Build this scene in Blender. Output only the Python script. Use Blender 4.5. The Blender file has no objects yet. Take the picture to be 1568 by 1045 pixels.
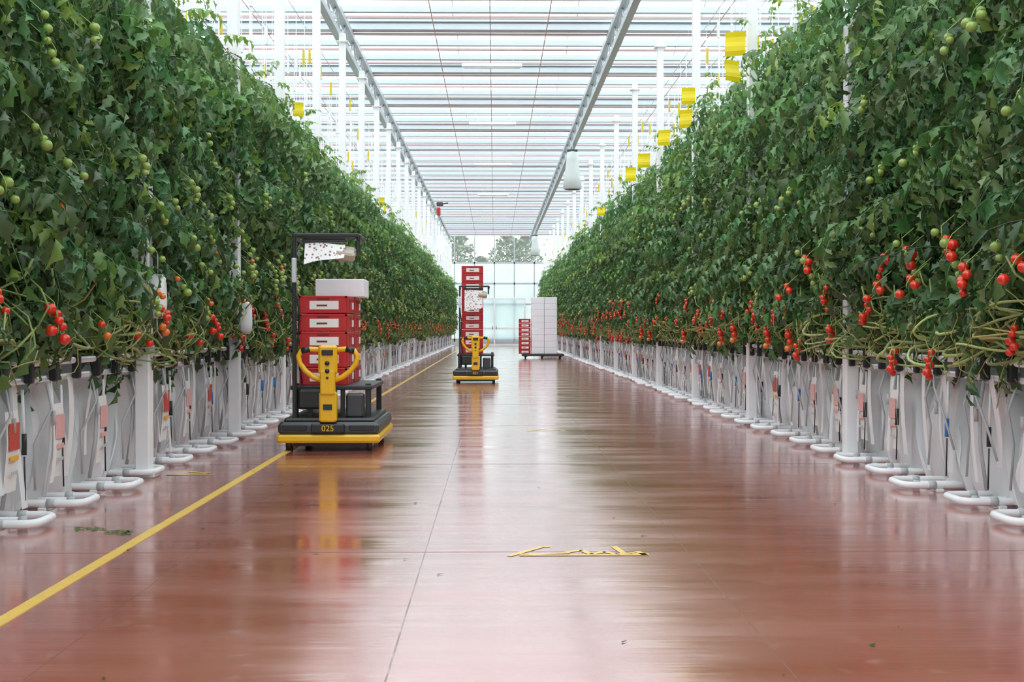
import bpy, math, random
import numpy as np
from mathutils import Vector, Matrix, noise
random.seed(7); rng=np.random.RandomState(5)
R=random.uniform
scene=bpy.context.scene
col=scene.collection
try:
    scene.view_settings.view_transform='Standard'
    scene.view_settings.look='None'
    scene.view_settings.exposure=0.52
except Exception: pass

# ------------------------------------------------------------ materials
def mat(name,color,rough=0.5,metal=0.0,var=0.0,scale=8.0,bump=0.0,trans=0.0,spec=0.5,coat=0.0,useattr=False):
    m=bpy.data.materials.new(name); m.use_nodes=True
    nt=m.node_tree; N=nt.nodes; L=nt.links
    b=N['Principled BSDF']; out=N['Material Output']
    b.inputs['Base Color'].default_value=(*color,1); b.inputs['Roughness'].default_value=rough
    b.inputs['Metallic'].default_value=metal
    b.inputs['Specular IOR Level'].default_value=spec
    b.inputs['Coat Weight'].default_value=coat
    tc=N.new('ShaderNodeTexCoord')
    nz=N.new('ShaderNodeTexNoise'); nz.inputs['Scale'].default_value=scale; nz.inputs['Detail'].default_value=4
    L.new(tc.outputs['Object'],nz.inputs['Vector'])
    mx=N.new('ShaderNodeMix'); mx.data_type='RGBA'
    mx.inputs['A'].default_value=(*[c*(1-var) for c in color],1)
    mx.inputs['B'].default_value=(*[min(1,c*(1+var)) for c in color],1)
    L.new(nz.outputs['Fac'],mx.inputs['Factor'])
    src=mx.outputs['Result']
    if useattr:
        at=N.new('ShaderNodeAttribute'); at.attribute_name='Col'
        mul=N.new('ShaderNodeMix'); mul.data_type='RGBA'; mul.blend_type='MULTIPLY'; mul.inputs['Factor'].default_value=1
        L.new(src,mul.inputs['A']); L.new(at.outputs['Color'],mul.inputs['B']); src=mul.outputs['Result']
    L.new(src,b.inputs['Base Color'])
    if bump>0:
        bp=N.new('ShaderNodeBump'); bp.inputs['Strength'].default_value=bump; bp.inputs['Distance'].default_value=0.02
        L.new(nz.outputs['Fac'],bp.inputs['Height']); L.new(bp.outputs['Normal'],b.inputs['Normal'])
    if trans>0:
        t=N.new('ShaderNodeBsdfTranslucent'); L.new(src,t.inputs['Color'])
        ms=N.new('ShaderNodeMixShader'); ms.inputs[0].default_value=trans
        L.new(b.outputs[0],ms.inputs[1]); L.new(t.outputs[0],ms.inputs[2]); L.new(ms.outputs[0],out.inputs['Surface'])
    return m
M={}
M['leaf']=mat('tomato_leaf',(0.118,0.225,0.072),0.40,var=0.3,scale=3,trans=0.3,useattr=True,spec=0.55)
M['stem']=mat('tomato_stem',(0.29,0.34,0.13),0.6,var=0.3,scale=6,useattr=True)
M['core']=mat('foliage_light_block',(0.03,0.075,0.022),0.8,var=0.5,scale=12,bump=0.6)  # dark slab added inside each row to stop light coming through the leaves
M['red']=mat('ripe_tomato',(0.66,0.030,0.010),0.22,var=0.15,spec=0.6)
M['orange']=mat('turning_tomato',(0.72,0.18,0.03),0.25,var=0.2,scale=15)
M['green']=mat('unripe_tomato',(0.26,0.37,0.08),0.28,var=0.2,scale=12)
M['string']=mat('white_string',(0.80,0.83,0.83),0.6,var=0.05)
M['white']=mat('white_paint',(0.87,0.88,0.89),0.4,var=0.04)
M['film']=mat('white_plastic_film',(0.93,0.94,0.95),0.30,var=0.05,scale=5,bump=0.5,trans=0.12)
M['gcover']=mat('white_ground_cover',(0.80,0.80,0.79),0.6,var=0.10,scale=4)
M['fanskin']=mat('grey_white_fabric',(0.55,0.60,0.58),0.6,var=0.10,scale=4)
M['steel']=mat('galvanized_steel',(0.66,0.69,0.71),0.38,metal=0.4,var=0.15,scale=20)
M['roofbar']=mat('white_aluminium',(0.47,0.525,0.55),0.4,var=0.05)
M['beam']=mat('grey_roof_steel',(0.44,0.49,0.51),0.45,metal=.2,var=0.1)
M['pink']=mat('screen_bundle',(0.55,0.38,0.37),0.7,var=0.1)
M['black']=mat('black_plastic',(0.02,0.021,0.023),0.42,var=0.2)
M['dgrey']=mat('dark_grey_metal',(0.045,0.05,0.055),0.4,var=0.2)
M['yellow']=mat('yellow_paint',(0.80,0.46,0.012),0.35,var=0.06)
M['ycard']=mat('yellow_card',(0.80,0.66,0.01),0.5,var=0.05,trans=0.3)
M['crate']=mat('red_crate_plastic',(0.50,0.016,0.02),0.4,var=0.12)
M['crated']=mat('red_crate_shade_print',(0.22,0.01,0.01),0.6,var=0.1)  # crate red darkened as painted shade for tray floors and slots; also label print
M['label']=mat('paper_label',(0.85,0.83,0.80),0.6,var=0.05)
M['tan']=mat('tan_plastic',(0.45,0.40,0.32),0.5,var=0.1)
M['blue']=mat('blue_plastic',(0.03,0.22,0.62),0.4,var=0.1)
M['stickR']=mat('red_sticker',(0.55,0.07,0.05),0.5,var=0.2,scale=30)
M['stickP']=mat('pink_sticker',(0.75,0.42,0.39),0.5,var=0.2,scale=30)
M['stickO']=mat('orange_sticker',(0.85,0.42,0.05),0.5,var=0.1)
M['hose']=mat('grey_hose',(0.50,0.52,0.53),0.5,var=0.1)
M['bark']=mat('bark',(0.10,0.08,0.06),0.9,var=0.3)
M['tree']=mat('tree_leaves',(0.085,0.14,0.065),0.8,var=0.4,scale=2)
M['concrete']=mat('concrete_plinth',(0.65,0.64,0.62),0.7,var=0.1)
M['grass']=mat('grass',(0.08,0.14,0.04),0.9,var=0.4,scale=1)
M['box']=mat('white_carton',(0.88,0.88,0.92),0.6,var=0.03)
M['ymark']=mat('yellow_floor_paint',(0.78,0.52,0.10),0.3,var=0.15,scale=10)

def speckle():
    m=bpy.data.materials.new('printed_sheet'); m.use_nodes=True; nt=m.node_tree;N=nt.nodes;L=nt.links
    b=N['Principled BSDF']; b.inputs['Roughness'].default_value=.5
    tc=N.new('ShaderNodeTexCoord'); v=N.new('ShaderNodeTexVoronoi'); v.inputs['Scale'].default_value=30
    L.new(tc.outputs['Object'],v.inputs['Vector'])
    cr=N.new('ShaderNodeValToRGB'); cr.color_ramp.elements[0].position=.26; cr.color_ramp.elements[0].color=(.25,.10,.10,1)
    cr.color_ramp.elements[1].position=.36; cr.color_ramp.elements[1].color=(.80,.79,.78,1)
    L.new(v.outputs['Distance'],cr.inputs[0]); L.new(cr.outputs[0],b.inputs['Base Color']); return m
M['sheet']=speckle()

def glassmat(name,tint,fac,tcol=(1,1,1)):
    m=bpy.data.materials.new(name); m.use_nodes=True; nt=m.node_tree;N=nt.nodes;L=nt.links
    N.remove(N['Principled BSDF']); out=N['Material Output']
    tr=N.new('ShaderNodeBsdfTransparent'); tr.inputs[0].default_value=(*tcol,1)
    tl=N.new('ShaderNodeBsdfTranslucent'); tl.inputs[0].default_value=(*tint,1)
    tc=N.new('ShaderNodeTexCoord'); nz=N.new('ShaderNodeTexNoise'); nz.inputs['Scale'].default_value=.6
    L.new(tc.outputs['Object'],nz.inputs['Vector'])
    mr=N.new('ShaderNodeMapRange'); mr.inputs['To Min'].default_value=fac*.85; mr.inputs['To Max'].default_value=min(1,fac*1.15)
    L.new(nz.outputs['Fac'],mr.inputs['Value'])
    ms=N.new('ShaderNodeMixShader'); L.new(mr.outputs[0],ms.inputs[0]); L.new(tr.outputs[0],ms.inputs[1]); L.new(tl.outputs[0],ms.inputs[2])
    L.new(ms.outputs[0],out.inputs['Surface']); return m
M['roofglass']=glassmat('diffuse_roof_glass',(.92,.96,.98),.40,(.96,.985,1))
M['wallglass']=glassmat('frosted_wall_glass',(.84,.92,.95),.86)
M['clearglass']=glassmat('clear_wall_glass',(.9,.95,.95),.18)

def floormat():
    m=bpy.data.materials.new('red_painted_concrete'); m.use_nodes=True; nt=m.node_tree;N=nt.nodes;L=nt.links
    b=N['Principled BSDF']; tc=N.new('ShaderNodeTexCoord')
    def nz(scale,det,vec=(1,1,1)):
        mp=N.new('ShaderNodeMapping'); mp.inputs['Scale'].default_value=vec; L.new(tc.outputs['Object'],mp.inputs['Vector'])
        n=N.new('ShaderNodeTexNoise'); n.inputs['Scale'].default_value=scale; n.inputs['Detail'].default_value=det
        L.new(mp.outputs[0],n.inputs['Vector']); return n
    a=nz(.9,6); cr=N.new('ShaderNodeValToRGB'); cr.color_ramp.elements[0].position=.3; cr.color_ramp.elements[0].color=(.37,.092,.064,1)
    cr.color_ramp.elements[1].position=.72; cr.color_ramp.elements[1].color=(.48,.16,.12,1)
    L.new(a.outputs['Fac'],cr.inputs[0])
    s=nz(9,5); cr2=N.new('ShaderNodeValToRGB'); cr2.color_ramp.elements[0].position=.60;cr2.color_ramp.elements[0].color=(0,0,0,1)
    cr2.color_ramp.elements[1].position=.85;cr2.color_ramp.elements[1].color=(.6,.6,.6,1); L.new(s.outputs['Fac'],cr2.inputs[0])
    mx=N.new('ShaderNodeMix'); mx.data_type='RGBA'; L.new(cr2.outputs[0],mx.inputs['Factor']); L.new(cr.outputs[0],mx.inputs['A']); mx.inputs['B'].default_value=(.60,.40,.36,1)
    L.new(mx.outputs['Result'],b.inputs['Base Color'])
    r=nz(1.2,5,(.5,2.5,1)); mr=N.new('ShaderNodeMapRange'); mr.inputs['From Min'].default_value=.3; mr.inputs['From Max'].default_value=.7
    mr.inputs['To Min'].default_value=.10; mr.inputs['To Max'].default_value=.24; L.new(r.outputs['Fac'],mr.inputs['Value']); L.new(mr.outputs[0],b.inputs['Roughness'])
    b.inputs['Specular IOR Level'].default_value=.8
    b.inputs['Coat Weight'].default_value=1.0; b.inputs['Coat IOR'].default_value=2.1; L.new(mr.outputs[0],b.inputs['Coat Roughness'])
    h=nz(1.0,4,(.8,7,1)); bp=N.new('ShaderNodeBump'); bp.inputs['Strength'].default_value=.17; bp.inputs['Distance'].default_value=.012
    L.new(h.outputs['Fac'],bp.inputs['Height']); L.new(bp.outputs[0],b.inputs['Normal']); L.new(bp.outputs[0],b.inputs['Coat Normal'])
    return m
M['floor']=floormat()
M['joint']=mat('floor_joint',(.20,.09,.07),.35,var=.2,coat=.6)

# ------------------------------------------------------------ mesh builder
class MB:
    def __init__(s): s.v=[];s.f=[];s.m=[];s.c=[];s.n=0;s.mats=[];s.sm=[]
    def mi(s,k):
        if k not in s.mats: s.mats.append(k)
        return s.mats.index(k)
    def add(s,v,f,k,c=(1,1,1),smooth=False):
        v=np.asarray(v,dtype=float); o=s.n; i=s.mi(k)
        s.v.append(v); s.n+=len(v)
        s.f.extend([tuple(a+o for a in q) for q in f]); s.m.extend([i]*len(f)); s.sm.extend([smooth]*len(f))
        s.c.append(np.tile(np.array([*c,1.0]),(len(v),1)))
    def box(s,c,d,k,bev=0.0,rot=None,taper=1.0):
        x,y,z=[a/2 for a in d]
        if bev<=0:
            v=[(-x,-y,-z),(x,-y,-z),(x,y,-z),(-x,y,-z),(-x*taper,-y*taper,z),(x*taper,-y*taper,z),(x*taper,y*taper,z),(-x*taper,y*taper,z)]
            f=[(0,3,2,1),(4,5,6,7),(0,1,5,4),(1,2,6,5),(2,3,7,6),(3,0,4,7)]
        else:
            b=min(bev,x*.9,y*.9,z*.9)
            def ring(xx,yy,zz):
                cx=b
                return [(-xx+cx,-yy,zz),(xx-cx,-yy,zz),(xx,-yy+cx,zz),(xx,yy-cx,zz),(xx-cx,yy,zz),(-xx+cx,yy,zz),(-xx,yy-cx,zz),(-xx,-yy+cx,zz)]
            v=ring(x-b*.7,y-b*.7,-z)+ring(x,y,-z+b)+ring(x*taper,y*taper,z-b)+ring(x*taper-b*.7,y*taper-b*.7,z)
            f=[tuple(range(7,-1,-1)),tuple(range(24,32))]
            for r in range(3):
                for i in range(8):
                    j=(i+1)%8; f.append((r*8+i,r*8+j,r*8+8+j,r*8+8+i))
        v=np.array(v,dtype=float)
        if rot is not None: v=v@np.array(rot.to_3x3()).T
        s.add(v+np.array(c),f,k)
    def tube(s,pts,r,k,n=6,c=(1,1,1),closed=False,smooth=True):
        pts=[Vector(p) for p in pts]; V=[];F=[]; m=len(pts)
        rr=r if isinstance(r,(list,tuple)) else [r]*m
        up=None
        for i,p in enumerate(pts):
            if closed: t=pts[(i+1)%m]-pts[i-1]
            else: t=pts[min(i+1,m-1)]-pts[max(i-1,0)]
            if t.length<1e-9: t=Vector((0,0,1))
            t.normalize()
            if up is None: up=Vector((0,0,1)) if abs(t.z)<.9 else Vector((1,0,0))
            a=t.cross(up)
            if a.length<1e-4: a=t.cross(Vector((1,0,.3)))
            a.normalize(); bb=a.cross(t); up=bb
            for j in range(n):
                an=2*math.pi*j/n; V.append(p+(a*math.cos(an)+bb*math.sin(an))*rr[i])
        for i in range(m if closed else m-1):
            i2=(i+1)%m
            for j in range(n):
                j2=(j+1)%n; F.append((i*n+j,i*n+j2,i2*n+j2,i2*n+j))
        if not closed: F.append(tuple(range(n-1,-1,-1))); F.append(tuple(range((m-1)*n,m*n)))
        s.add([tuple(v) for v in V],F,k,c,smooth)
    def sph(s,c,r,k,nu=10,nv=7,col=(1,1,1),jit=0):
        if not hasattr(r,'__len__'): r=(r,r,r*.92)
        V=[(0,0,1)];F=[]
        for i in range(1,nv):
            th=math.pi*i/nv
            for j in range(nu):
                ph=2*math.pi*j/nu; V.append((math.sin(th)*math.cos(ph),math.sin(th)*math.sin(ph),math.cos(th)))
        V.append((0,0,-1)); last=len(V)-1
        for j in range(nu): F.append((0,1+j,1+(j+1)%nu)); F.append((last,1+(nv-2)*nu+(j+1)%nu,1+(nv-2)*nu+j))
        for i in range(nv-2):
            for j in range(nu):
                a=1+i*nu;F.append((a+j,a+nu+j,a+nu+(j+1)%nu,a+(j+1)%nu))
        V=np.array(V)*np.array(r)
        if jit: V=V*(1+rng.uniform(-jit,jit,(len(V),1)))
        s.add(V+np.array(c),F,k,col,True)
    def quad(s,p,k): s.add(p,[(0,1,2,3)],k)
    def mesh(s,name):
        me=bpy.data.meshes.new(name); V=np.concatenate(s.v); me.from_pydata(V.tolist(),[],s.f)
        for k in s.mats: me.materials.append(M[k])
        me.polygons.foreach_set('material_index',s.m); me.polygons.foreach_set('use_smooth',s.sm)
        at=me.color_attributes.new('Col','FLOAT_COLOR','POINT'); at.data.foreach_set('color',np.concatenate(s.c).ravel())
        me.update(); return me
    def obj(s,name,loc=(0,0,0),parent=None,rz=0):
        return place(s.mesh(name),name,loc,parent,rz)
def place(me,name,loc=(0,0,0),parent=None,rz=0,sc=(1,1,1)):
    o=bpy.data.objects.new(name,me); col.objects.link(o); o.location=loc; o.rotation_euler=(0,0,rz); o.scale=sc
    if parent: o.parent=parent
    return o

# ------------------------------------------------------------ tomato leaf templates
def leaflet(L,W):
    st=[0,.18,.36,.54,.76,1]; w=[.05,.95,.55,1.0,.38,0]
    w=[a*random.uniform(.85,1.1) for a in w]
    V=[];F=[]
    cur=R(.2,.75)
    for i,(t,ww) in enumerate(zip(st,w)):
        z=-cur*L*t*t
        V.append((L*t,0,z)); sh=.12*L*(1 if i in(1,3) else 0)
        V.append((L*t+sh,W*.5*ww,z+.22*W*ww)); V.append((L*t+sh,-W*.5*ww,z+.22*W*ww))
    for i in range(5):
        a=3*i;b=a+3
        F.append((a,b,b+1,a+1)); F.append((a,a+2,b+2,b))
    return np.array(V),F
def rotm(ax,an): return np.array(Matrix.Rotation(an,3,ax))
def leaf_template():
    V=[];F=[];n=0
    LL=R(.28,.44); droop=R(.6,1.6)
    def rp(t):
        return np.array((LL*math.sin(t*droop)/droop if droop else LL*t,0,-LL*(1-math.cos(t*droop))/droop))
    pos=[(.30,1),(.30,-1),(.55,1),(.57,-1),(.78,1),(.80,-1),(1,0)]
    if R(0,1)<.6: pos+=[(.43,1),(.68,-1)]
    for t,sd in pos:
        small=t in(.43,.68)
        l=(R(.085,.135) if sd else R(.12,.16))*(.5 if small else 1); v,f=leaflet(l,l*R(.44,.62))
        v=v@rotm('X',R(-.7,.7)).T
        v=v@rotm('Y',R(.1,1.0)).T
        v=v@rotm('Z',sd*R(.8,1.35)).T if sd else v
        ang=t*droop; v=v@rotm('Y',ang*.7).T
        v=v+rp(t)+np.array((0,sd*.012,0))
        V.append(v);F+= [tuple(a+n for a in q) for q in f]; n+=len(v)
    k=[0,.35,.7,1]
    rv=[]
    for t in k:
        p=rp(t); rv+=[p+(0,.004,0),p+(0,-.004,0),p+(0,0,.005)]
    base=n
    V.append(np.array(rv))
    for i in range(3):
        for j in range(3):
            a=base+i*3+j;b=base+i*3+(j+1)%3; F.append((a,b,b+3,a+3))
    return np.concatenate(V),F
LT=[leaf_template() for _ in range(18)]

def put_leaf(mb,p,az,pitch,roll,sc,c):
    v,f=LT[random.randrange(len(LT))]
    Rm=Matrix.Rotation(az,3,'Z')@Matrix.Rotation(pitch,3,'Y')@Matrix.Rotation(roll,3,'X')
    mb.add(v*sc@np.array(Rm).T+np.array(p),f,'leaf',c,True)
def truss(mb,p,kinds,n):
    p=np.array(p); d=np.array((R(-.06,.0),R(-.05,.05),0)); LN=.025*n+.02
    pts=[p+np.array((.08,0,.07)),p,p+d*.6+np.array((0,0,-LN*.3)),p+d+np.array((0,0,-LN*.7)),p+d+np.array((0,0,-LN))]
    mb.tube(pts,.0035,'stem',4,(.9,1.1,.7))
    for i in range(n):
        t=i/max(1,n-1); q=p+d*t+np.array((R(-.035,.02),(-1)**i*R(.018,.042),-.03-LN*t+R(-.01,.01)))
        r=R(.022,.036); k=kinds[min(len(kinds)-1,int(t*len(kinds)))]
        mb.sph(q,r,k)
        cv=[(q[0],q[1],q[2]+r*.98)];cf=[]
        for a in range(5):
            an=a*1.257+i; cv+=[(q[0]+r*.3*math.cos(an-.4),q[1]+r*.3*math.sin(an-.4),q[2]+r*1.02),(q[0]+r*.9*math.cos(an),q[1]+r*.9*math.sin(an),q[2]+r*.8),]
        for a in range(5): cf.append((0,1+2*a,2+2*a))
        mb.add(cv,cf,'stem',(.5,.9,.4))

PITCH=0.82
def plant_chunk(seed,TOP,right):
    random.seed(seed); mb=MB()
    for i in range(7):
        x=.05+i*.33+R(-.05,.05); y=R(-.3,.3)
        pts=[(x+R(-.03,.03),y+R(-.03,.03),1.0+ (TOP-1.2)*t/7) for t in range(8)]
        mb.tube(pts,.008,'stem',5,(.6,.8,.5))
    for i in range(9):
        x=.05+i*.26+R(-.08,.08); y=R(-.38,.38)
        mb.tube([(x,y,1.2),(x+R(-.02,.02),y,5.55)],.0055,'string',3)
        mb.box((x,y,R(4.4,5.4)),(.03,.035,.22),'string' if R(0,1)<.6 else 'ycard')
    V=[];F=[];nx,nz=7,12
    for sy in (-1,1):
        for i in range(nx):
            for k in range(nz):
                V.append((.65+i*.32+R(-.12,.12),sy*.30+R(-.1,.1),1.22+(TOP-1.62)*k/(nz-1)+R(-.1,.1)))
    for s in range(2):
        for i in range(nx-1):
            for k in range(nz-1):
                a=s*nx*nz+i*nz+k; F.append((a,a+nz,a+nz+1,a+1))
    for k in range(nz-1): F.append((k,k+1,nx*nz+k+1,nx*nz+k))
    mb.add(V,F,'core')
    N=540
    zb=1.30 if right else 1.20
    for i in range(N):
        u=R(0,1); y=R(-.47,.47)
        z=zb+(TOP-zb)*(R(0,1)**1.0)
        if R(0,1)<.06: z=R(.98,zb+.1)
        bul=.36*noise.noise(Vector((y*1.8,z*1.3,seed*3.7)))+.14*noise.noise(Vector((y*5,z*4,seed)))
        taper=max(0,(z-TOP+.8))*.22+max(0,1.5-z)*.25
        x=-.13+bul+taper+ (abs(random.gauss(0,.25)) if u<.74 else R(.3,2.5))
        if z>TOP-.35: y*=.75
        az=math.pi+R(-1.5,1.5) if R(0,1)<.75 else R(0,6.28)
        g=R(.42,1.4); yl=R(.7,1.3)
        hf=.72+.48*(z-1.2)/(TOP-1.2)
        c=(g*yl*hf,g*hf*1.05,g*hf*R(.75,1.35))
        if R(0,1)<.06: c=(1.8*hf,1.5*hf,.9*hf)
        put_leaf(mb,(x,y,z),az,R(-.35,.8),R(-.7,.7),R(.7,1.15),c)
    for i in range(15):
        x=R(-.15,.8);y=R(-.35,.35)
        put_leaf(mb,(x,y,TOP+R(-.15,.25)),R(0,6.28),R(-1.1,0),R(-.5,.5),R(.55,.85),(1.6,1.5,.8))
    for i in range(14 if right else 9):
        z0=R(.92,1.25); yy=R(.08,.44); xo=R(-.36,-.04); c=random.choice([(.9,.95,.8),(1.2,1.1,1),(.6,.8,.5),(1.1,.85,.7),(.7,.7,.6)])
        pts=[]; sag=R(.02,.16); ph=R(0,6)
        for t in range(15):
            a=t/14
            if a<.25: x=1.2-(1.2-.1)*a/.25; y=-yy
            elif a>.75: x=.1+(1.2-.1)*(a-.75)/.25; y=yy
            else:
                b=(a-.25)/.5*math.pi; x=.1-(.1-xo)*math.sin(b); y=-yy*math.cos(b)
            pts.append((x+R(-.03,.03),y+.05*math.sin(a*9+ph)+R(-.02,.02),z0+.04*math.sin(a*11+ph)-sag*math.sin(a*math.pi)+(.18*a if i%2 else .18*(1-a))))
        mb.tube(pts,R(.005,.0095),'stem',5,c)
    for i in range(13):
        x=R(-.28,.3);y=R(-.4,.4);a=R(.05,.2);L_=R(.08,.11)
        pts=[(x+a*math.sin(t*.9+i),y+a*math.cos(t*.8+i*2),.92+t*L_) for t in range(7)]
        mb.tube(pts,R(.004,.008),'stem',5,random.choice([(.9,1.0,.8),(.6,.8,.5),(1.1,1.0,.8)]))
    for i in range(12):
        pts=[(R(-.38,-.1),R(-.4,.4),R(.95,1.35))]
        dy=R(-.12,.12)
        for t in range(4): pts.append((pts[-1][0]+R(-.03,.04),pts[-1][1]+dy+R(-.04,.04),pts[-1][2]-R(.0,.10)))
        mb.tube(pts,.0035,'stem',4,(.9,.75,.55))
    for i in range(random.choice([1,1,2,2])):
        truss(mb,(R(-.40,-.2),R(-.4,.4),R(1.0,1.5)),random.choice([['red'],['red','red','orange'],['red']]),random.randint(2,6))
    for i in range(random.choice([0,1,1])):
        truss(mb,(R(-.42,-.3),R(-.4,.4),R(1.3,1.9)),random.choice([['orange','green'],['orange','green','green'],['red']]),random.randint(2,5))
    for i in range(random.choice([3,3,4])):
        truss(mb,(R(-.42,-.26),R(-.4,.4),R(1.5,3.0)),['green'],random.randint(2,4))
    return mb.mesh('tomato_plant_row')
ROW_L=[plant_chunk(100+i,3.92,False) for i in range(7)]
ROW_R=[plant_chunk(200+i,4.22,True) for i in range(7)]
random.seed(11)
XL,XR=-2.75,3.08
Y0,NR=1.3,95
for k in range(NR):
    y=Y0+k*PITCH
    place(random.choice(ROW_L),'tomato_plant_row',(XL+R(-.05,.05),y,0),None,math.pi,(1,1,R(.96,1.03)))
    place(random.choice(ROW_R),'tomato_plant_row',(XR+R(-.05,.05),y,0),None,0,(1,1,R(.96,1.03)))
def vine_bundle(X,s,y0,y1,n,seed):
    random.seed(seed); mb=MB()
    for i in range(n):
        ys=R(y0,y1); ln=R(.5,1.3); z0=R(.98,1.36); out=R(.15,.42); sag=R(.04,.22); pts=[]; ph=R(0,6)
        for t in range(15):
            a=t/14
            pts.append((X-s*(-.12+(out+.12)*math.sin(a*math.pi)+.03*math.sin(a*13+ph)),ys+ln*(a-.5)+.04*math.sin(a*8+ph),z0-sag*math.sin(a*math.pi)+.05*math.sin(a*7+ph)+.12*(a-.5)*(-1)**i))
        g=R(.75,1.45); mb.tube(pts,R(.007,.012),'stem',6,(g*R(.95,1.1),g,g*R(.8,1.1)))
    return mb.obj('layered_vine_bundle')
vine_bundle(XR,1,5.5,11.5,38,61)
vine_bundle(XL,-1,5.5,9.0,9,62)

# ------------------------------------------------------------ growing gutters with film, pipes
def gutter_chunk(seed):
    random.seed(seed); mb=MB()
    prof=[(-.13,.86),(-.12,.78),(-.05,.76),(.05,.76),(.12,.78),(.13,.86)]
    V=[];F=[]
    for x in (-.05,2.6):
        for (y,z) in prof: V.append((x,y,z))
        for (y,z) in reversed(prof): V.append((x,y*.93,z+.012))
    n=12
    for j in range(n): F.append((j,(j+1)%n,n+(j+1)%n,n+j))
    F.append(tuple(range(n)));F.append(tuple(range(2*n-1,n-1,-1)))
    mb.add(V,F,'steel')
    mb.box((1.3,0,.86),(2.5,.2,.10),'film',.03)
    nx,nt=10,12; X0=.06
    wid=R(.95,1.12)
    def prof2(t): return (.15+.20*math.sin(t*1.5))*wid
    for sy in (-1,1):
        V=[];F=[]
        for i in range(nx):
            x=X0+2.5*(i/(nx-1))**1.8
            for k in range(nt):
                t=k/(nt-1); bul=prof2(t)+.02*math.sin(t*6+seed)
                w=.018*noise.noise(Vector((x*6,t*4,seed+sy)))+.012*math.sin(x*30+t*3)
                V.append((x-.09*math.sin(t*math.pi*.9)*(1 if i==0 else 0),sy*(bul+w),.80-.77*t))
        for i in range(nx-1):
            for k in range(nt-1):
                a=i*nt+k;F.append((a,a+nt,a+nt+1,a+1))
        mb.add(V,F,'film',smooth=True)
    V=[];F=[];ny=13
    for j in range(ny):
        q=j/(ny-1)*2-1
        for k in range(nt):
            t=k/(nt-1);bul=prof2(t)
            V.append((X0+.02-.09*math.sin(t*math.pi*.9)*q*q+.06*noise.noise(Vector((q*4,t*3,seed*2.1)))+.016*math.sin(q*14+t*5),q*bul*.97,.80-.77*t))
    for j in range(ny-1):
        for k in range(nt-1):
            a=j*nt+k;F.append((a,a+1,a+nt+1,a+nt))
    mb.add(V,F,'film',smooth=True)
    for q in range(2):
        V=[];F=[]; yo=(-.2 if q else .12)+R(-.06,.06); ln=R(.55,.76); w_=R(.025,.05); b_=R(-.06,.06)
        for j in range(3):
            for k in range(9):
                t=k/8; V.append((-.06-.03*math.sin(t*2.6+seed+q),yo+w_*(j-1)+b_*math.sin(t*math.pi),.82-ln*t))
        for j in range(2):
            for k in range(8):
                a=j*9+k;F.append((a,a+9,a+10,a+1))
        mb.add(V,F,'film',smooth=True)
    y0=R(-.15,.15)
    pts=[(-.05,y0,.80),(-.07,y0+.02,.6),(-.06,y0+.03,.35),(-.02,y0+.03,.09)]
    mb.tube(pts,.012,random.choice(['hose','film','hose']),6)
    y1=y0+R(.1,.2)
    mb.tube([(-.08,y1,.78),(-.12,y1+.03,.62),(-.05,y1+.12,.42),(-.06,y1+.14,.15)],.008,'hose',5)
    if seed%2: mb.tube([(-.09,y1-.05,.80),(-.12,y1-.15,.70),(-.10,y1-.3,.50),(-.06,y1-.36,.3)],.008,'hose',5)
    mb.tube([(-.07,y1-.28,.75),(-.08,y1-.28,.45)],.009,'white',6)
    mb.tube([(-.08,y1-.28,.50),(-.08,y1-.28,.38)],.015,random.choice(['blue','black','blue','black']),8)
    mb.tube([(-.08,y1-.28,.37),(-.085,y1-.28,.12)],.005,'black',5)
    mb.tube([(-.09,y1-.1,.60),(-.09,y1-.1,.52)],.013,random.choice(['tan','black','hose']),8)
    if seed%2==0 or seed==5:
        k='stickR' if seed in(4,0) else 'stickP'; yy=R(-.08,.04)
        V=[];F=[]
        for j in range(3):
            for q in range(6): V.append((-.075-.012*math.sin(q*.9),yy+.095*(j-1),.64-.09*q))
        for j in range(2):
            for q in range(5): a=j*6+q;F.append((a,a+6,a+7,a+1))
        mb.add(V,F,'label',smooth=True)
        mb.box((-.092,yy,.50),(.006,.15,.15),k,.002)
        mb.box((-.092,yy,.38),(.006,.12,.03),'stickO' if seed==4 else 'stickP',.002)
        mb.box((-.092,yy,.30),(.006,.09,.02),'hose',.002)
    return mb.mesh('growing_gutter')
G=[gutter_chunk(i) for i in range(8)]
def pipe_chunk():
    mb=MB()
    pts=[(2.4,-.17,.045),(-.20,-.17,.045),(-.25,-.155,.045),(-.275,-.12,.045),(-.28,-.06,.045),(-.28,.06,.045),(-.275,.12,.045),(-.25,.155,.045),(-.20,.17,.045),(2.4,.17,.045)]
    mb.tube(pts,.024,'white',8)
    mb.tube([(2.4,-.02,.04),(-.15,-.02,.04)],.018,'white',7)
    for y in(-.17,.17): mb.tube([(-.12,y,.045),(-.07,y,.045)],.029,'hose',8)
    mb.tube([(-.17,-.02,.04),(-.13,-.02,.04)],.023,'hose',8)
    for x in (-.05,1.3): mb.box((x,0,.012),(.05,.42,.024),'white',.004)
    return mb.mesh('heating_pipe_rail')
P=pipe_chunk()
random.seed(3)
for k in range(NR):
    y=Y0+k*PITCH
    for X,rz in ((XL,math.pi),(XR,0)):
        place(random.choice(G),'growing_gutter',(X,y,0),None,rz)
        place(P,'heating_pipe_rail',(X+R(-.05,.05),y,0),None,rz)

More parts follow.
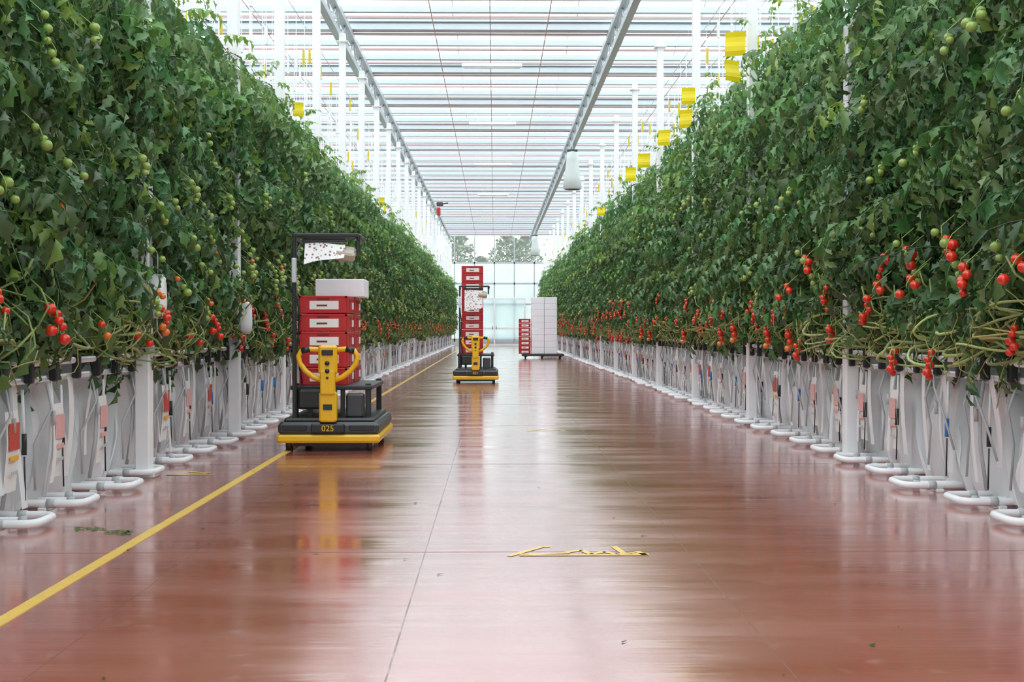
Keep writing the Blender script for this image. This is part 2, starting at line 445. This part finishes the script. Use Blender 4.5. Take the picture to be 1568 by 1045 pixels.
for X,s in ((XL,-1),(XR,1)):
    mb=MB(); ye=Y0+NR*PITCH
    for z,xo in ((.90,-.10),(.80,-.06)):
        mb.tube([(X+s*xo,.8,z),(X+s*xo,ye,z)],.022,'steel',8)
    for k in range(NR*2):
        y=Y0-.2+k*PITCH*.5
        mb.box((X+s*-.115,y,.86),(.05,.05,.15),'black',.008)
        mb.box((X+s*-.06,y,.91),(.12,.04,.02),'dgrey')
    mb.obj('gutter_support_rail')

# columns
def column(h):
    mb=MB(); mb.box((0,0,h/2+.02),(.11,.12,h-.04),'white',.01); mb.box((0,0,.03),(.2,.2,.06),'concrete',.01)
    mb.box((0,0,h-.15),(.2,.22,.02),'white'); 
    for z in (.95,2.4): mb.box((0,0,z),(.13,.14,.05),'steel',.004)
    return mb.mesh('support_column')
C=column(6.30)
for k in range(-2,22):
    if 9.5+3.28*k>1: place(C,'support_column',(-2.59 if k<2 else -2.68,9.45+3.28*k,0))
for k in range(-2,17):
    if 10.6+4.1*k>1: place(C,'support_column',(2.975,10.6+4.1*k,0))
for X in (-12.3,-7.6,7.8,12.6):
    for k in range(0,18): place(C,'support_column',(X,6+4.1*k,0))

# ------------------------------------------------------------ roof
YB,YE=-4.0,80.0; W=20.0
def truss_beam(X,z0=6.35,z1=6.80):
    mb=MB()
    mb.box((X,(YB+YE)/2,z0),(.12,YE-YB,.11),'beam'); mb.box((X,(YB+YE)/2,z1),(.13,YE-YB,.11),'beam')
    y=YB;up=0
    while y<YE-1:
        a=z0 if up else z1; b=z1 if up else z0
        mb.tube([(X,y,a),(X,y+.7,b)],.024,'beam',5); y+=.7;up=1-up
    return mb.obj('roof_truss')
for X in (-12.3,-7.6,-2.80,2.26,7.8,12.6): truss_beam(X)
mb=MB(); y=YB;i=0
while y<YE:
    mb.box((0,y,6.92),(2*W,.12,.11),'roofbar')
    mb.box((0,y+.72,6.95),(2*W,.06,.045),'roofbar')
    if i%3==0: mb.box((0,y+.12,6.97),(2*W,.28,.18),'roofbar')
    mb.box((0,y+.30,6.86),(2*W,.03,.03),'pink')
    y+=4.1/3;i+=1
for x in (-11,-9,-6,-4.4,-1.15,-.08,1.0,4.2,6,9,11):
    mb.box((x,(YB+YE)/2,6.83),(.016,YE-YB,.016),'pink')
mb.obj('shade_screen_frame')
mb=MB(); gb=MB(); y=YB
while y<YE-.1:
    y2=min(YE,y+2.05); y3=min(YE,y+4.1)
    mb.quad([(-W,y,7.1),(W,y,7.1),(W,y2,7.75),(-W,y2,7.75)],'roofglass')
    mb.quad([(-W,y2,7.75),(W,y2,7.75),(W,y3,7.1),(-W,y3,7.1)],'roofglass')
    gb.box((0,y,7.07),(2*W,.2,.12),'roofbar'); gb.box((0,y2,7.76),(2*W,.06,.06),'roofbar')
    x=-W
    while x<=W:
        gb.tube([(x,y,7.1),(x,y2,7.76)],.014,'white',4); gb.tube([(x,y2,7.76),(x,y3,7.1)],.014,'white',4); x+=2.4
    y+=4.1
c=mb.obj('ceiling'); gb.obj('roof_glazing_bars')

mb=MB()
for s,X in ((-1,XL),(1,XR)):
    for dx in (.04,.6,1.2,1.9): mb.tube([(X+s*dx,1,5.55),(X+s*dx,79,5.55)],.006,'steel',4)
mb.obj('crop_wires')

def lamp():
    mb=MB(); mb.box((0,0,0),(1.25,.09,.07),'white',.012); mb.tube([(-.58,0,-.05),(.58,0,-.05)],.02,'string',8)
    for x in(-.45,.45): mb.tube([(x,0,.03),(x,0,.28)],.004,'steel',4)
    return mb.mesh('linear_lamp')
LM=lamp()
for yy in (26.5,34,42.5,52,62): place(LM,'linear_lamp',(-.05,yy,6.56))

def fan():
    mb=MB(); V=[];F=[];n=12
    rings=[(.05,.0),(.15,-.04),(.17,-.25),(.22,-.7),(.27,-1.05),(.22,-1.08)]
    for r,z in rings:
        for j in range(n):
            a=2*math.pi*j/n; V.append((r*math.cos(a),r*math.sin(a),z))
    for i in range(len(rings)-1):
        for j in range(n): F.append((i*n+j,(i+1)*n+j,(i+1)*n+(j+1)%n,i*n+(j+1)%n))
    mb.add(V,F,'fanskin',smooth=True); mb.tube([(0,0,0),(0,0,.25)],.01,'steel',5); mb.box((0,0,.02),(.3,.1,.06),'dgrey',.01)
    return mb.mesh('hanging_air_fan')
FN=fan()
for X,Yy in ((2.2,36),(2.2,69)): place(FN,'hanging_air_fan',(X,Yy,6.1))
mb=MB(); mb.box((0,0,0),(.28,.3,.16),'dgrey',.02); mb.box((-.05,-.02,-.32),(.16,.2,.34),'crate',.03); mb.tube([(0,0,.05),(0,0,.25)],.012,'steel',5); mb.tube([(0,0,0),(.35,0,.05)],.03,'black',6)
mb.obj('screen_motor',(-2.35,55,6.55-.1))

# ------------------------------------------------------------ floor
def plane(name,x0,x1,y0,y1,z,k):
    mb=MB(); mb.quad([(x0,y0,z),(x1,y0,z),(x1,y1,z),(x0,y1,z)],k); return mb
mb=plane('floor',-W,W,YB,YE,0,'floor')
for X in (-1.47,-.34,.95): mb.box((X,(YB+YE)/2,.0004),(.006 if X==-.34 else .003,YE-YB,.0012),'joint')
for Yy in np.arange(2.2,79,4.05): mb.box((.2,Yy,.0004),(5.0,.004,.0012),'joint')
mb.obj('floor')
mb=MB()
for x0,x1 in ((-W,-2.90),(3.22,W)): mb.box(((x0+x1)/2,38,.004),(x1-x0,84,.008),'gcover')
mb.obj('ground_cover_film')
mb=MB(); mb.box((-1.85,40,.0015),(.062,78,.003),'ymark'); mb.obj('yellow_floor_line')
def strokes(name,loc,ls,w,rz=0):
    mb=MB()
    for (x0,y0,x1,y1) in ls:
        d=Vector((x1-x0,y1-y0,0)); n=Vector((-d.y,d.x,0)).normalized()*w/2
        a=Vector((x0,y0,0.0022));b=Vector((x1,y1,0.0022))
        mb.quad([tuple(a-n),tuple(b-n),tuple(b+n),tuple(a+n)],'ymark')
    return mb.obj(name,loc,None,rz)
LS=[(.0,-.02,.17,.24),(.17,.24,.21,.24),(.05,.02,.30,.06),(.28,.08,.36,.14),(.36,.14,.40,.02),(.40,.02,.47,.10),(.47,.10,.52,.02),(.52,.02,.62,.06),(.56,.05,.53,.24),(.60,.03,.68,.03),(.66,.0,.63,.10),(.05,0,.68,.0)]
strokes('painted_floor_lettering',(.07,6.15,0),LS,.032)
strokes('painted_floor_lettering',(.35,13.6,0),LS[:5],.03)
strokes('painted_floor_arrow',(-2.45,9.55,0),[(0,0,.3,.1),(.1,.25,.3,.1),(0,0,.35,0.0)],.03)
random.seed(21); mb=MB()
for (x,y,s) in ((-2.15,6.9,.9),(-2.35,7.0,.7)):
    put_leaf(mb,(x,y,.03),R(-.4,.2),-.15,0,s,(.9,1,.7))
for i in range(60):
    x=R(-1.9,2.4);y=R(3.3,22)
    l=R(.01,.06);a=R(0,3.1)
    mb.add([(x,y,.004),(x+l*math.cos(a),y+l*math.sin(a),.012),(x+l*.5*math.cos(a+.7),y+l*.5*math.sin(a+.7),.006)],[(0,1,2)],'leaf',(.5,.5,.4))
for v in mb.v: v[:,2]=np.maximum(v[:,2]*.35,.004)
mb.obj('fallen_leaves')

# ------------------------------------------------------------ walls
def wall(name,y,kl,ku):
    mb=MB(); 
    mb.quad([(-W,y,.35),(W,y,.35),(W,y,5.2),(-W,y,5.2)],kl); mb.quad([(-W,y,5.2),(W,y,5.2),(W,y,7.1),(-W,y,7.1)],ku)
    mb.box((0,y,.175),(2*W,.2,.35),'concrete')
    for z in (.4,2.6,3.9,5.2,7.05): mb.box((0,y-.06,z),(2*W,.08,.11),'roofbar')
    x=-W
    while x<=W: mb.box((x,y-.05,3.7),(.08,.1,6.9),'roofbar'); x+=1.25
    return mb.obj(name)
wall('wall_back',YE,'wallglass','clearglass'); wall('wall_front',YB,'wallglass','clearglass')
mb=MB()
for x in (-1.9,0,1.9): mb.box((x,YE-.2,1.5),(.09,.08,3.0),'white')
for z in (.06,1.1,2.95): mb.box((0,YE-.2,z),(3.8,.07,.1),'white')
for s in(-1,1):
    mb.quad([(s*.95-.9,YE-.2,.1),(s*.95+.9,YE-.2,.1),(s*.95+.9,YE-.2,2.9),(s*.95-.9,YE-.2,2.9)],'wallglass')
    mb.box((s*.12,YE-.26,1.15),(.03,.05,.25),'dgrey',.005)
mb.obj('door_1')
for nm,s in (('wall_left',-1),('wall_right',1)):
    mb=MB(); X=s*W
    mb.quad([(X,YB,.0),(X,YE,.0),(X,YE,7.1),(X,YB,7.1)],'wallglass')
    y=YB
    while y<YE: mb.box((X,y,3.55),(.1,.08,7.1),'roofbar'); y+=2.05
    for z in(1,3,5): mb.box((X,(YB+YE)/2,z),(.08,YE-YB,.08),'roofbar')
    mb.obj(nm)

mb=MB(); mb.quad([(-150,-100,-.1),(150,-100,-.1),(150,260,-.1),(-150,260,-.1)],'grass'); mb.obj('ground_outside')
def tree(seed,h):
    random.seed(seed); mb=MB(); mb.tube([(0,0,-.1),(.1,0,h*.3),(0,.1,h*.6),(.1,0,h*.9)],[.22,.18,.12,.04],'bark',7)
    for i in range(9):
        a=R(0,6.28);z=h*R(.3,.7);l=R(.8,2.2); mb.tube([(0,0,z),(l*.5*math.cos(a),l*.5*math.sin(a),z+.5),(l*math.cos(a),l*math.sin(a),z+1.4)],[.08,.05,.02],'bark',5)
    for i in range(2400):
        a=R(0,6.28);t=R(0,1);z=h*(.25+.8*t); rr=(1.9*math.sin(math.pi*min(1,t*.8+.2))+.2)*R(.3,1)
        x=rr*math.cos(a);y=rr*math.sin(a);s=R(.12,.28); d=[Vector((R(-1,1),R(-1,1),R(-1,1))).normalized()*s for _ in range(3)]
        p=Vector((x,y,z)); mb.add([tuple(p+d[0]),tuple(p+d[1]),tuple(p+d[2])],[(0,1,2)],'tree')
    return mb.mesh('tree')
T=[tree(1,8.2),tree(2,8.8),tree(3,7)]
random.seed(5)
for i,x in enumerate((-14,-11,-7.5,-4.8,-2.6,-.9,.9,2.2,4.5,8,11,14)): place(T[i%3],'tree',(x,90+R(-1,4),0),None,R(0,6),(1,1,R(.82,.95)))

# ------------------------------------------------------------ crates, carts
def crate(mb,cx,cy,z,w=.40,l=.60,h=.155,labels=True):
    t=.018
    mb.box((cx,cy,z+.012),(w-.03,l-.03,.02),'crated')
    for s in(-1,1):
        mb.box((cx+s*(w/2-t/2-.004),cy,z+h*.48),(t,l-.012,h*.93),'crate',.003)
        mb.box((cx,cy+s*(l/2-t/2-.004),z+h*.48),(w-.012,t,h*.93),'crate',.003)
        mb.box((cx+s*(w/2-.012),cy,z+h-.014),(.024,l,.020),'crate',.004)
        mb.box((cx,cy+s*(l/2-.012),z+h-.014),(w,.024,.020),'crate',.004)
        for q in(-.42,-.14,.14,.42): mb.box((cx+s*(w/2-.004),cy+q*l,z+h*.45),(.008,.016,h*.8),'crate')
        for q in(-.4,.4): mb.box((cx+q*w,cy+s*(l/2-.004),z+h*.45),(.016,.008,h*.8),'crate')
        mb.box((cx+s*(w/2-.003),cy,z+h*.72),(.005,.10,.022),'crated')
        mb.box((cx,cy+s*(l/2-.003),z+h*.80),(.11,.005,.018),'crated')
        if labels: mb.box((cx+.01,cy+s*(l/2-.001),z+h*.46),(w*.60,.004,h*.48),'label'); mb.box((cx-.01,cy+s*(l/2+.001),z+h*.44),(w*.22,.003,h*.10),'crated')
        if labels: mb.box((cx+s*(w/2+.001),cy+.16,z+h*.45),(.004,.12,h*.4),'label')
def empty(name,loc,rz=0):
    e=bpy.data.objects.new(name,None); col.objects.link(e); e.location=loc; e.rotation_euler=(0,0,rz); e.empty_display_size=.2; return e
def cart(loc,rz,num,n_front,n_back,boxes,big=False):
    E=empty('harvest_transport_cart',loc,rz)
    mb=MB()
    mb.box((0,.72,.115),(.92,1.46,.075),'yellow',.02)
    mb.box((0,.72,.205),(.90,1.44,.115),'dgrey',.03)
    mb.box((0,.72,.275),(.80,1.34,.04),'black',.015)
    mb.box((0,-.012,.21),(.30,.02,.075),'black',.01)
    mb.box((0,.72,.07),(.70,1.2,.06),'black')
    for s in(-1,1):
        mb.box((s*.30,-.005,.215),(.22,.012,.05),'black',.008)
        for yy in(.12,1.3):
            mb.tube([(s*.36-.025,yy,.075),(s*.36+.025,yy,.075)],.075,'black',14); mb.tube([(s*.36-.03,yy,.075),(s*.36+.03,yy,.075)],.03,'steel',8)
            mb.box((s*.36,yy,.13),(.10,.10,.06),'black')
    mb.obj('chassis',(0,0,0),E)
    mb=MB()
    for x in(-.33,.33):
        for yy in(.28,1.36): mb.box((x,yy,.44),(.05,.05,.32),'black',.006)
    mb.box((-.0,.82,.56),(.74,1.20,.04),'black',.008)
    for x in (-.2,.1): mb.box((x,.27,.42),(.04,.04,.26),'black')
    mb.box((-.12,.20,.46),(.34,.16,.18),'black',.02); mb.box((.22,.22,.40),(.16,.14,.22),'dgrey',.02)
    mb.obj('load_frame',(0,0,0),E)
    mb=MB()
    mb.box((0,.02,.40),(.155,.10,.27),'yellow',.015); mb.box((0,.0,.62),(.13,.10,.22),'yellow',.012)
    mb.box((0,.0,.82),(.165,.09,.26),'yellow',.02); mb.box((0,-.05,.885),(.10,.014,.05),'black',.005)
    for z in(.79,.72): mb.tube([(0,-.03,z),(0,-.056,z)],.021,'black',10)
    mb.tube([(0,-.03,.66),(0,-.056,.66)],.012,'black',8); mb.box((0,-.035,.40),(.08,.006,.05),'black',.002)
    for s in(-1,1):
        pts=[(s*.05,0,.905),(s*.16,0,.915),(s*.235,0,.90),(s*.262,0,.855),(s*.25,0,.79),(s*.20,0,.72),(s*.13,0,.665),(s*.04,0,.63)]
        mb.tube(pts,.024,'yellow',9); mb.tube([pts[1],pts[2]],.028,'black',9)
    mb.obj('tiller_handle',(0,0,0),E)
    mb=MB()
    mb.box((-.315,.12,1.12),(.035,.05,1.66),'black',.006); mb.box((-.315,.10,1.62),(.042,.04,.22),'steel',.006)
    mb.box((.255,.14,1.86),(.03,.05,.16),'black',.006)
    mb.box((-.03,.12,1.935),(.60,.06,.035),'black',.008)
    for q in (.26,.40,.54): mb.box((-.02,q,1.945),(.56,.03,.02),'black',.006)
    mb.box((-.315,.30,1.90),(.03,.42,.03),'black'); mb.tube([(-.315,.12,1.75),(-.315,.5,1.92)],.012,'black',6)
    mb.box((.265,.30,1.92),(.03,.42,.05),'black',.01)
    mb.tube([(-.31,.16,1.5),(-.28,.2,1.2),(-.31,.22,.9),(-.26,.2,.6)],.008,'black',5)
    mb.obj('mast',(0,0,0),E)
    mb=MB(); rot=Matrix.Rotation(.5,4,'X')@Matrix.Rotation(.12,4,'Y')
    V=[];F=[]; dr=.42 if big else .19
    for i in range(9):
        for j in range(7):
            u=i/8;v=j/6; V.append((-.22+.36*u,.12-.08*v+.01*math.sin(u*6),1.86+ .01*math.sin(u*5)-(dr-.07*u)*v))
    for i in range(8):
        for j in range(6):
            a=i*7+j;F.append((a,a+1,a+8,a+7))
    mb.add(V,F,'sheet',smooth=True)
    mb.box((.14,.14,1.77),(.18,.16,.09),'tan',.02,rot); mb.box((-.05,.18,1.89),(.40,.10,.03),'dgrey',.008)
    mb.obj('display_unit',(0,0,0),E)
    mb=MB()
    for i in range(n_front): crate(mb,-.08,.56,.58+i*.164,.44,.58,.163)
    for i in range(n_back): crate(mb,-.08,1.17,.58+i*.164,.44,.58,.163)
    mb.obj('crates',(0,0,0),E)
    if boxes:
        mb=MB(); mb.box((.0,1.1,.58+n_back*.164+.085),(.46,.5,.17),'box',.006); mb.box((.0,1.1,.58+n_back*.164+.172),(.02,.5,.004),'label')
        mb.obj('carton',(0,0,0),E)
    cu=bpy.data.curves.new('number_text','FONT'); cu.body=num; cu.size=.075; cu.extrude=.002; cu.align_x='CENTER'; cu.materials.append(M['yellow'])
    t=bpy.data.objects.new('number_text',cu); col.objects.link(t); t.parent=E; t.location=(0,-.026,.185); t.rotation_euler=(math.pi/2,0,0)
cart((-1.48,11.35,0),-.0,'025',5,5,True)
cart((-.375,25.3,0),0.0,'031',4,11,False,True)

E=empty('carton_trolley',(1.62,45.6,0))
mb=MB(); mb.box((.12,.5,.14),(1.5,1.1,.08),'black',.01)
for x in(-.5,.1,.75):
    for y in(.08,.9): mb.tube([(x-.02,y,.07),(x+.02,y,.07)],.07,'black',10); mb.box((x,y,.10),(.12,.12,.05),'dgrey')
mb.obj('dolly',(0,0,0),E)
mb=MB()
for i in range(9):
    for j in range(2):
        mb.box((-.06+j*.46,.5,.18+.116+i*.226),(.45,.85,.222),'box',.008)
mb.obj('cartons',(0,0,0),E)
mb=MB()
for i in range(8): crate(mb,-.53,.4,.18+i*.158,.42,.58)
mb.obj('crates',(0,0,0),E)

# ------------------------------------------------------------ yellow sticky cards
def card():
    mb=MB(); V=[];F=[]
    for i in range(6):
        for j in range(2): V.append((.02*math.sin(i*1.3),-.12+.24*j,-.30*i/5))
    for i in range(5): F.append((2*i,2*i+1,2*i+3,2*i+2))
    V2=[(y,x,z) for x,y,z in V]
    mb.add(V2,F,'ycard'); mb.tube([(0,0,0),(0,0,1.1)],.002,'string',3); return mb.mesh('sticky_trap_card')
CD=card()
for X,Y_,Z in ((2.76,14.6,4.50),(2.84,15.2,4.30),(2.74,18,4.50),(2.78,18.5,4.28),(2.77,20.8,4.34),(2.77,23.6,4.34),(2.76,25.8,4.36),(2.77,33,4.25)):
    place(CD,'sticky_trap_card',(X,Y_,Z),None,R(-.6,.6),(R(.75,1),1,R(.75,1)))
for X,Y_,Z in ((-2.5,16.3,3.98),(-2.5,28.3,4.0)):
    place(CD,'sticky_trap_card',(X,Y_,Z),None,R(-.4,.4),(.55,.55,.6))
def bag():
    mb=MB(); V=[];F=[]; n=10; rings=[(.5,.16),(.9,.13),(1,.05),(1.05,-.05),(.95,-.12),(.6,-.16)]
    for r,z in rings:
        for j in range(n):
            a=2*math.pi*j/n; cx=math.copysign(abs(math.cos(a))**.6,math.cos(a)); sy=math.copysign(abs(math.sin(a))**.6,math.sin(a)); V.append((.06*r*cx,.065*r*sy,z))
    for i in range(len(rings)-1):
        for j in range(n): F.append((i*n+j,(i+1)*n+j,(i+1)*n+(j+1)%n,i*n+(j+1)%n))
    F.append(tuple(range(n))); F.append(tuple(range(6*n-1,5*n-1,-1)))
    mb.add(V,F,'white',smooth=True); mb.tube([(0,0,.15),(0,0,.3)],.003,'string',4); mb.tube([(0,-.03,-.15),(.01,-.05,-.25),(.04,-.04,-.3)],.006,'hose',5); return mb.mesh('hanging_plastic_box')
J=bag()
for p in ((-2.42,9.2,1.33),(-2.45,12.6,1.20)): place(J,'hanging_plastic_box',p)

# ------------------------------------------------------------ world, sun, camera
w=bpy.data.worlds.new('overcast_sky'); scene.world=w; w.use_nodes=True; nt=w.node_tree;N=nt.nodes;L=nt.links
bg=N['Background']; tc=N.new('ShaderNodeTexCoord'); nz=N.new('ShaderNodeTexNoise'); nz.inputs['Scale'].default_value=2; L.new(tc.outputs['Generated'],nz.inputs['Vector'])
cr=N.new('ShaderNodeValToRGB'); cr.color_ramp.elements[0].color=(.86,.93,1,1); cr.color_ramp.elements[1].color=(1,1,1,1); L.new(nz.outputs['Fac'],cr.inputs[0]); L.new(cr.outputs[0],bg.inputs[0])
bg.inputs['Strength'].default_value=2.05
s=bpy.data.lights.new('sun','SUN'); s.energy=1.5; s.angle=math.radians(40); so=bpy.data.objects.new('sun',s); col.objects.link(so); so.rotation_euler=(math.radians(28),math.radians(-8),0)
cam=bpy.data.cameras.new('camera'); cam.sensor_width=36; cam.lens=44.8; cam.clip_end=500
co=bpy.data.objects.new('camera',cam); col.objects.link(co); co.location=(0,0,1.1)
co.rotation_euler=(math.radians(90-.573),0,math.radians(-.79)); scene.camera=co
